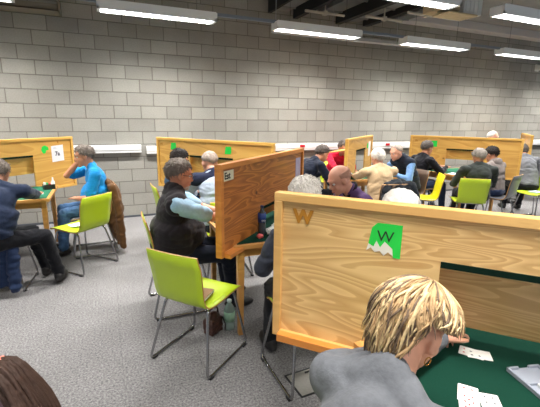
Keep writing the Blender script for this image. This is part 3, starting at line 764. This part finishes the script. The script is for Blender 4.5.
    if shirt2:   # yoke of a second colour over the shoulders
        bm = bmesh.new()
        cap(bm, shc+Vector((0, sw*.95, -.0)), shc+Vector((0, -sw*.95, -.0)), .080, .080)
        cap(bm, shc+Vector((0, sw*.6, .005)), nk+(hd-nk)*.1-fwd_t*.01, .06, .064); cap(bm, shc+Vector((0, -sw*.6, .005)), nk+(hd-nk)*.1-fwd_t*.01, .06, .064)
        remesh(bm, 'yoke', shirt2, e, max(vox, .009), 4, .004, 7)
    if hood:
        bm = bmesh.new(); c = nk-fwd_t*.055-up_t*.005
        ell(bm, c, (.055, .105, .07), rot_t); ell(bm, c+fwd_t*.05+up_t*.03, (.07, .085, .035), rot_t)
        remesh(bm, 'hood', shirt, e, .010, 4, .008, 12)
    if trousers and build_legs:
        bm = bmesh.new(); ell(bm, hp+Vector((0, 0, -.02)), (.125, .17, .085))
        for hj, kn, an in legs:
            cap(bm, hj, kn, .090, .066); cap(bm, kn, an+Vector((0, 0, .01)), .066, .052)
        remesh(bm, 'trousers', trousers, e, max(vox, .010), 4, .010, 8, seed=hx+1)
        for hj, kn, an in legs:
            bm = bmesh.new(); ell(bm, an+Vector((.055, 0, -.042)), (.135, .048, .042)); ell(bm, an+Vector((-.01, 0, -.015)), (.056, .044, .055)); 
            for v in bm.verts: v.co.z = max(v.co.z, .004)
            remesh(bm, 'shoe', shoe or SHOE, e, .008, 2)
    return e

GREYH = hairm('grey', (122, 112, 104)); WHITEH = hairm('white', (224, 218, 210)); DARKH = hairm('dark', (34, 28, 26)); SALT = hairm('salt', (92, 84, 80)); BLOND = hairm('blonde', (140, 116, 86)); BRUN = hairm('brunette', (62, 44, 36))
SWEATG = cloth('grey_marl', (92, 94, 99), .25)
TZ = .765
person('p', 'blonde woman in a grey sweater bent over the near card table, hoop earring', .72, .695, 1.19, 22, hair=BLOND, hstyle='lady', locks=1700, pitch=30, head_yaw=-20, hl=(1.17, .955, TZ+.03), hr=(.98, .36, TZ), shirt=SWEATG, trousers=BLACKT, vox=.0065, earring=True, size=.93, wide=.76, belly=.0, arm=1.2)
person('p', 'man in a black vest over a light blue short-sleeved shirt, glasses and grey hair', .53, 3.07, 1.28, -4, 'tan', GREYH, 'full', hl=(.98, 3.08, TZ), hr=(.98, 2.86, .86), pitch=14, lean=5, shirt=cloth('light_blue', (158, 192, 216)), sleeve='short', vest=cloth('black_vest', (32, 28, 32)), trousers=NAVYT, vox=.008, glasses=True, beard=hairm('greybeard', (176, 164, 156)), belly=.075, wide=1.35, skirt=.21)
person('p', 'white-haired player at the near corner between the Est and W screens', 1.10, 2.02, 1.265, 88, 'pink', WHITEH, 'full', pitch=24, shirt=cloth('dark_grey', (54, 58, 70)), trousers=BLACKT)
person('p', 'bald man in a purple sweater seen above the W screen', 1.80, 2.70, 1.23, 176, 'pink', mat('stubble', (188, 140, 118), .6), 'fringe', pitch=30, shirt=cloth('purple', (92, 66, 110)), trousers=NAVYT, collar=cloth('black_collar', (30, 28, 34)))
person('p', 'balding white-haired player whose crown shows over the middle of the W screen', 1.31, 1.42, 1.275, -90, 'pink', WHITEH, 'receding', pitch=28, shirt=cloth('pale_blue', (150, 160, 180)), trousers=NAVYT, hl=(1.25, 1.08, TZ), hr=(1.5, 1.08, TZ))
person('p', 'dark-haired man in a blue jacket half hidden behind the man in the vest', .79, 4.52, 1.235, 6, 'tan', DARKH, 'full', pitch=25, lean=8, shirt=cloth('denim_blue', (52, 78, 112)), trousers=NAVYT)
person('p', 'balding man in a grey top with navy shoulders before the middle screen', 1.03, 4.06, 1.24, 92, 'pink', hairm('greyfringe', (150, 136, 126)), 'receding', pitch=22, head_yaw=8, shirt=cloth('light_grey', (156, 168, 184)), shirt2=cloth('navy_yoke', (30, 36, 58)), trousers=NAVYT, wide=1.15)
person('p', 'man in a bright blue polo shirt resting his cheek on his hand at left', -.235, 4.98, 1.262, 186, 'tan', GREYH, 'full', pitch=12, lean=15, hr='cheek', hl='lap', shirt=cloth('bright_blue', (24, 130, 196)), sleeve='short', trousers=cloth('blue_jeans', (62, 92, 128), .3), vox=.009, wide=1.3, belly=.06)
person('p', 'man in a navy jacket and black trousers cut off by the left edge', -.935, 4.26, 1.188, 78, 'fair', GREYH, 'full', pitch=20, hl=(-.95, 4.75, TZ), hr=(-.68, 4.72, TZ), shirt=cloth('navy', (34, 44, 66)), trousers=BLACKT, wide=1.4, belly=.05, knee=.52, legyaw=-46)
person('p', 'man in a navy jacket with short grey hair left of the red-shirted man', 3.0, 5.0, 1.21, 2, 'fair', SALT, 'full', pitch=25, shirt=cloth('navy_dark', (22, 28, 44)), trousers=NAVYT, wide=1.15)
person('p', 'man in a red polo shirt behind the edge-on screen', 3.84, 5.70, 1.226, -98, 'tan', SALT, 'full', pitch=22, shirt=cloth('red', (214, 26, 58)), trousers=NAVYT, wide=1.1, hl=(3.85, 5.35, TZ), hr=(3.5, 5.3, TZ))
person('p', 'white-haired man in a beige sweater with his back to us', 3.40, 4.21, 1.212, 82, 'pink', WHITEH, 'full', pitch=15, lean=16, shirt=cloth('beige', (196, 168, 132)), trousers=NAVYT, wide=1.15, hl=(3.38, 4.72, TZ), hr=(3.75, 4.7, TZ))
person('p', 'balding man in a navy vest over a blue shirt facing the beige sweater man', 4.22, 4.79, 1.214, 182, 'pink', hairm('greyfringe2', (170, 156, 146)), 'receding', pitch=18, shirt=cloth('sky_blue', (110, 146, 192)), vest=cloth('navy_vest', (30, 36, 50)), trousers=NAVYT)
person('p', 'man in a black jacket and jeans at the left of the wide screen', 5.08, 5.01, 1.251, -6, 'tan', SALT, 'full', pitch=15, lean=14, shirt=cloth('black_jacket', (26, 26, 32)), trousers=JEANS, hl=(5.4, 5.0, TZ+.05), hr=(5.4, 4.85, TZ+.05), wide=1.1)
person('p', 'grey-haired man in a dark green sweater on the lime chair, back to us', 5.06, 3.98, 1.203, 62, 'tan', hairm('grey2', (150, 142, 134)), 'full', pitch=22, lean=10, shirt=cloth('dark_olive', (52, 56, 54)), trousers=BLACKT, wide=1.15)
person('p', 'dark-haired man in a taupe hoodie beside the man in dark green', 5.63, 4.21, 1.203, 98, 'tan', DARKH, 'full', pitch=28, lean=14, shirt=cloth('taupe', (122, 112, 108)), trousers=JEANS, hood=True, wide=1.15)
person('p', 'grey-haired man in a grey jacket partly behind the right end of the wide screen', 6.85, 4.55, 1.20, 60, 'tan', SALT, 'full', pitch=15, shirt=cloth('mid_grey', (112, 114, 120)), trousers=BLACKT)
person('p', 'white-haired player whose crown peeks above the wide screen', 7.22, 5.42, 1.39, -60, 'pink', WHITEH, 'receding', lean=4, pitch=6, shirt=cloth('white_shirt', (190, 190, 196)), trousers=NAVYT)

# seated person at the bottom left: head outside the frame, ponytail in view
pp = person('p', 'dark brown ponytail with a pink tie, of a person seated at the bottom left corner', -.41, .93, 1.22, 160, 'fair', BRUN, 'long', pitch=10, lean=8, shirt=cloth('plum', (70, 52, 60)), trousers=NAVYT, hl='lap', hr='lap')

# ponytail: tie and strands hanging from the back of that head
tie = Vector((-.228, .85, 1.092))
def wl(o, v): return o.matrix_world.inverted() @ Vector(v)
bpy.context.view_layer.update()
bm = bmesh.new(); rnd = random.Random(5); rtv = Vector((.93, -.36, 0)); bkv = Vector((.36, .93, 0))
for i in range(230):
    a = rnd.uniform(0, 6.283); q = math.sqrt(rnd.random())*.024
    o0 = bkv*math.cos(a)*q+Vector((0, 0, 1))*math.sin(a)*q*.9
    sp = rnd.uniform(.6, 1.5); ln = rnd.uniform(.75, 1.1)
    pts = []
    for j in range(9):
        t = j/8*ln
        p = tie+rtv*(-.03+.145*min(t, 1)**.8)+Vector((0, 0, -1))*(.27*t**1.7)+Vector((0, 0, .018*math.sin(min(1, t*2.2)*math.pi)))+o0*(1+1.1*min(t*2, 1)*sp)+bkv*math.sin(t*5+i)*.004
        pts.append(wl(pp, p))
    tube(bm, pts, rnd.uniform(.003, .006), 5, taper=[1, 1, 1.1, 1.2, 1.2, 1.1, .9, .6, .15])
pt = build(bm, 'ponytail', BRUN, pp, True)
bm = bmesh.new(); tube(bm, [wl(pp, tie-rtv*.012*(1 if j % 2 else .8)+bkv*.030*math.cos(j*.524)+Vector((0, 0, .027*math.sin(j*.524)))) for j in range(12)], .010, 8, True)
o = build(bm, 'hair_tie', mat('pink_tie', (232, 142, 122), .6), pt, True); o['label'] = 'pink hair tie'

# ---------------------------------------------------------------- jackets
def jacket(name, x, y, deg, label, material, zt=.83, zb=.30, w=.2, quilt=False, lean=.05, thick=.05):
    bm = bmesh.new()
    ell(bm, (-.02, 0, (zt+zb)/2), (thick, w*.98, (zt-zb)/2))
    vs = box(bm, (-.05, -w, zb), (.0, w, zt-.08)); cap(bm, (0, -w*.82, zt-.05), (0, w*.82, zt-.05), .045, .045)
    for s_ in (-1, 1):
        cap(bm, (-.01, s_*w*.92, zt-.06), (-.05, s_*w*1.12, (zt+zb)/2+.05), .05, .045); cap(bm, (-.05, s_*w*1.12, (zt+zb)/2+.05), (-.06, s_*w*1.08, zb-.02), .045, .04)
    cap(bm, (.02, -w*.4, zt-.01), (.02, w*.4, zt-.01), .03, .03)
    for v in bm.verts: v.co.x -= lean*(zt-v.co.z)/(zt-zb)
    o = remesh(bm, name, material, None, .010, 4, .016, 7, seed=x)
    if quilt:
        for v in o.data.vertices: v.co += v.normal*(.011*abs(math.sin(v.co.z*math.pi/.065)))
    o.location = (x, y, 0); o.rotation_euler = (0, 0, R(deg)); tag(o, label, 'jacket')
    return o
jacket('jacket', .02, 4.90, 4+180, 'brown jacket hanging over the chair behind the man in the blue polo', cloth('brown_suede', (96, 66, 38)), .84, .10, .18, lean=.02, thick=.10)
jacket('quilted_jacket', -.99, 3.96, 84, 'navy quilted puffer jacket hanging on the chair at the left edge', cloth('puffer_navy', (40, 54, 84)), .64, .10, .15, quilt=True, thick=.07)
jacket('jacket', 3.40, 3.76, 80, 'black jacket draped over the chair behind the beige sweater man', cloth('black_shell', (30, 34, 40)), .85, .35, .20)

# ---------------------------------------------------------------- things on tables and floor
CARD = mat('card_face', (238, 236, 230), .4); CRED = mat('card_red', (205, 40, 40), .5); CBLK = mat('card_black', (40, 40, 60), .5)
def playing_card(x, y, z, deg, label, red=True, pips=6, grp='playing cards on the near table'):
    e = empty('playing_card', (x, y, z), R(deg)); tag(e, label, 'playing card', grp)
    bm = bmesh.new(); pts = rounded([(-.031, -.044, 0), (.031, -.044, 0), (.031, .044, 0), (-.031, .044, 0)], .004, 3, True)
    a = [bm.verts.new(p) for p in pts]; b = [bm.verts.new(p+Vector((0, 0, .0005))) for p in pts]
    bm.faces.new(a); bm.faces.new(b[::-1])
    for i in range(len(a)): bm.faces.new((a[i], a[i-1], b[i-1], b[i]))
    build(bm, 'card', CARD, e)
    bm = bmesh.new(); mt = CRED if red else CBLK
    spots = [(-.012, .026), (.012, .026), (-.012, 0), (.012, 0), (-.012, -.026), (.012, -.026), (0, .013), (0, -.013)][:pips]
    for px, py in spots:
        v = [bm.verts.new((px+dx, py+dy, .0008)) for dx, dy in ((0, -.0055), (.0042, 0), (0, .0055), (-.0042, 0))]; bm.faces.new(v)
    build(bm, 'pips', mt, e)
    return e
playing_card(1.045, .745, .7325, -50, 'card with red pips, upper one of the pair nearest the camera', True, 6)
playing_card(1.015, .715, .7335, -46, 'red-pipped card overlapping the lower end of the pair nearest the camera', True, 8)
playing_card(1.075, .685, .7345, -38, 'card with dark pips right of the red-pipped pair', False, 6)
playing_card(1.255, .905, .7325, 35, 'red card under the fingertips of the blonde woman', True, 4)
playing_card(1.270, .885, .7335, 50, 'dark-pipped card fanned beside the one under her fingers', False, 3)
# duplicate board
e = empty('card_board', (1.31, .638, .7315), R(-14)); tag(e, 'grey plastic board with card slots and a green and red arrow label', 'card board')
GP = mat('grey_plastic', (150, 156, 168), .4)
bm = bmesh.new(); box(bm, (-.065, -.13, 0), (.065, .13, .006))
for x in (-.065, .057): box(bm, (x, -.13, .006), (x+.008, .13, .016))
for y in (-.13, .122): box(bm, (-.065, y, .006), (-.02, y+.008, .016)); box(bm, (.02, y, .006), (.065, y+.008, .016))
for y in (-.045, .037): box(bm, (-.065, y, .006), (.065, y+.008, .016))
build(bm, 'tray', GP, e, bevel=.002)
bm = bmesh.new(); box(bm, (-.028, -.034, .006), (.028, .034, .0175)); build(bm, 'label_block', WHITE, e)
bm = bmesh.new(); box(bm, (-.022, -.028, .0175), (-.006, .028, .0185)); build(bm, 'green_stripe', mat('stripe_green', (40, 150, 80), .5), e)
bm = bmesh.new(); box(bm, (.006, -.028, .0175), (.022, .028, .0185)); build(bm, 'red_stripe', mat('stripe_red', (210, 50, 60), .5), e)
text_mesh('1', .022, 'lettering', INK, e, Matrix.Translation((-.006, -.008, .018)))
# bottles
def bottle(name, loc, h, r, label, body, capm, lab, labtxt=None, z1=.42, z2=.68):
    e = empty(name, loc, 0); tag(e, label, 'bottle')
    bm = bmesh.new(); lathe(bm, [(r*.85, 0), (r, .01), (r, h*.3), (r*.93, h*.36), (r, h*.42), (r, h*.66), (r*.85, h*.75), (r*.45, h*.87), (r*.38, h*.90), (r*.38, h*.94)]); build(bm, 'bottle_body', body, e, True)
    bm = bmesh.new(); lathe(bm, [(r*.45, h*.93), (r*.45, h*.99), (r*.40, h)]); build(bm, 'cap', capm, e, True)
    bm = bmesh.new(); lathe(bm, [(r*1.02, h*z1), (r*1.02, h*z2)]); build(bm, 'label', lab, e, True)
    if labtxt:
        M_ = Matrix.Translation((-.5*r, -r*1.035, h*(z1+.04))) @ Matrix.Rotation(R(90), 4, 'X')
        text_mesh(labtxt, r*.9, 'lettering', WHITE, e, M_)
    return e
bottle('drink_bottle', (1.055, 2.60, .7315), .235, .031, 'clear and dark drink bottle with a blue label under the Est screen', mat('dark_pet', (46, 52, 58), .15, coat=.6), mat('blue_cap', (30, 40, 80), .4), mat('blue_label', (22, 54, 120), .5), 'oo', .46, .76)
bottle('water_bottle', (.79, 2.60, 0), .245, .042, 'clear water bottle with a green-white label on the floor by the table leg', mat('clear_pet', (190, 214, 206), .12, trans=.6), mat('pale_cap', (206, 224, 220), .3), mat('green_label', (150, 190, 164), .5, noise_amt=.4, nscale=40), None, .3, .62)
bm = bmesh.new(); ell(bm, (0, 0, .035), (.045, .03, .035)); ell(bm, (.03, .01, .05), (.03, .025, .045)); o = remesh(bm, 'crumpled_wrapper', mat('wrapper_white', (225, 230, 226), .5), None, .004, 1, .012, 30); o.location = (1.13, 2.58, .7315); tag(o, 'crumpled white wrapper right of the blue-labelled bottle', 'wrapper')
bm = bmesh.new(); ell(bm, (0, 0, .02), (.035, .025, .02)); o = remesh(bm, 'wrapper', mat('wrapper_green', (30, 160, 90), .5), None, .004, 1, .008, 30); o.location = (1.165, 2.535, .7315); tag(o, 'small green wrapper in front of the white one', 'wrapper')
bm = bmesh.new(); ell(bm, (0, 0, .018), (.026, .022, .018)); o = remesh(bm, 'wrapper', mat('wrapper_red', (214, 96, 96), .5), None, .004, 1, .006, 30); o.location = (1.015, 2.535, .7315); tag(o, 'small pinkish red wrapper left of the blue-labelled bottle foot', 'wrapper')
# booklet on near chair
e = empty('booklet', (.485, 2.30, .462), R(52)); tag(e, 'brown-covered booklet lying on the nearest lime chair', 'booklet')
bm = bmesh.new(); box(bm, (-.10, -.07, .002), (.10, .07, .016)); build(bm, 'pages', PAPER, e)
bm = bmesh.new(); box(bm, (-.103, -.073, .016), (.103, .073, .019)); box(bm, (-.103, -.073, 0), (.103, .073, .002)); build(bm, 'cover', mat('brown_cover', (128, 96, 64), .5), e)
bm = bmesh.new(); box(bm, (-.09, -.06, 0), (.09, .06, .002)); box(bm, (-.07, -.075, .002), (.10, .05, .004)); o = build(bm, 'paper_sheets', PAPER); o.location = (-.33, 4.45, .461); o.rotation_euler = (0, 0, .5); tag(o, 'white papers on the seat of the lime chair at left', 'papers')
# brown bag under the near chair
e = empty('handbag', (.66, 2.60, 0), R(35)); tag(e, 'small brown leather bag on the carpet behind the nearest chair', 'bag')
bm = bmesh.new(); ell(bm, (0, 0, .085), (.075, .05, .085)); box(bm, (-.065, -.045, .004), (.065, .045, .12)); remesh(bm, 'bag_body', mat('brown_leather', (74, 46, 38), .4, bump=.5, nscale=30), e, .006, 3, .008, 14)
bm = bmesh.new(); tube(bm, rounded([(-.06, 0, .13), (-.05, 0, .2), (.05, 0, .2), (.06, 0, .13)], .04, 5), .007, 8); build(bm, 'handle', mat('brown_leather'), e, True)
bm = bmesh.new(); tube(bm, [(.05, -.05, .12), (.06, -.07, .06), (.05, -.075, .01)], .005, 6); build(bm, 'strap', BLACK, e, True)
# floor hatch
e = empty('floor_hatch', (1.105, 1.825, .001), R(3)); tag(e, 'square metal floor box hatch in the carpet near the W screen', 'floor hatch')
bm = bmesh.new(); 
for (x0, y0, x1, y1) in ((-.155, -.11, .155, -.1), (-.155, .1, .155, .11), (-.155, -.1, -.145, .1), (.145, -.1, .155, .1)): box(bm, (x0, y0, 0), (x1, y1, .005))
build(bm, 'frame', mat('hatch_frame', (60, 62, 64), .4, .6), e)
bm = bmesh.new(); box(bm, (-.143, -.098, 0), (.143, .098, .003)); build(bm, 'lid', mat('hatch_lid', (176, 174, 168), .4, .5, noise_amt=.15, nscale=60), e)
bm = bmesh.new(); box(bm, (-.02, .07, .003), (.02, .085, .005)); build(bm, 'latch', BLACK, e)
# left table items
def bidbox(x, y, z, deg, label, c=(20, 70, 52)):
    e = empty('bidding_box', (x, y, z), R(deg)); tag(e, label, 'bidding box', 'bidding boxes')
    bm = bmesh.new(); box(bm, (-.06, -.045, 0), (.06, -.039, .06)); box(bm, (-.06, .039, 0), (.06, .045, .06)); box(bm, (-.06, -.04, 0), (.06, .04, .008)); box(bm, (-.06, -.04, 0), (-.054, .04, .05)); box(bm, (.054, -.04, 0), (.06, .04, .05))
    build(bm, 'case', mat('case%s' % (c,), c, .4), e)
    for k, cc in enumerate(((230, 230, 225), (60, 160, 90), (200, 60, 60), (230, 230, 225))):
        bm = bmesh.new(); box(bm, (-.05+k*.026, -.034, .008), (-.036+k*.026, .034, .085-.006*k)); build(bm, 'bidding_cards', mat('bc%s' % (cc,), cc, .6), e)
    return e
bidbox(-.66, 5.22, .7315, 20, 'dark bidding box on the left table in front of the blue polo man', (30, 34, 38))
bm = bmesh.new(); lathe(bm, [(.018, 0), (.02, .01), (.02, .07), (.009, .085), (.009, .115), (.004, .12)], seg=14); o = build(bm, 'hand_gel_bottle', WHITE, None, True); o.location = (-.63, 5.37, .7315); tag(o, 'small white pump bottle on the left table edge', 'bottle')
bm = bmesh.new(); box(bm, (-.10, -.07, 0), (.10, .07, .002)); o = build(bm, 'paper_sheet', PAPER); o.location = (-.80, 4.93, .7315); o.rotation_euler = (0, 0, .4); tag(o, 'white sheet on the green cloth of the left table', 'paper')
bidbox(.82, 4.50, .7315, 80, 'green bidding box beside the balding man with navy shoulders')
bm = bmesh.new(); box(bm, (-.12, -.08, 0), (.12, .08, .002)); o = build(bm, 'paper_sheet', PAPER); o.location = (.98, 4.40, .7315); tag(o, 'white sheet on the middle table edge', 'paper')
bidbox(3.42, 4.80, .7315, 10, 'green bidding box below the edge-on screen'); bidbox(3.40, 4.98, .7315, 10, 'dark bidding box behind the green one below the edge-on screen', (24, 26, 28))
for k, (x, y, a) in enumerate(((5.32, 4.62, .3), (5.5, 4.5, -.2))):
    bm = bmesh.new(); box(bm, (-.09, -.06, 0), (.09, .06, .003)); o = build(bm, 'score_sheet', PAPER); o.location = (x, y, .7315); o.rotation_euler = (0, 0, a); tag(o, 'white score sheet on the right table, '+('nearer the man in black' if k == 0 else 'nearer the man in dark green'), 'paper')
bidbox(5.36, 4.9, .7315, 5, 'bidding box in front of the man in black at the right table', (120, 70, 40))
bm = bmesh.new(); box(bm, (-.1, -.07, 0), (.1, .07, .012)); o = build(bm, 'folder', mat('pale_blue_folder', (190, 205, 225), .6)); o.location = (6.52, 3.98, .461); tag(o, 'pale folder on the seat of the lime chair at the right edge', 'folder')
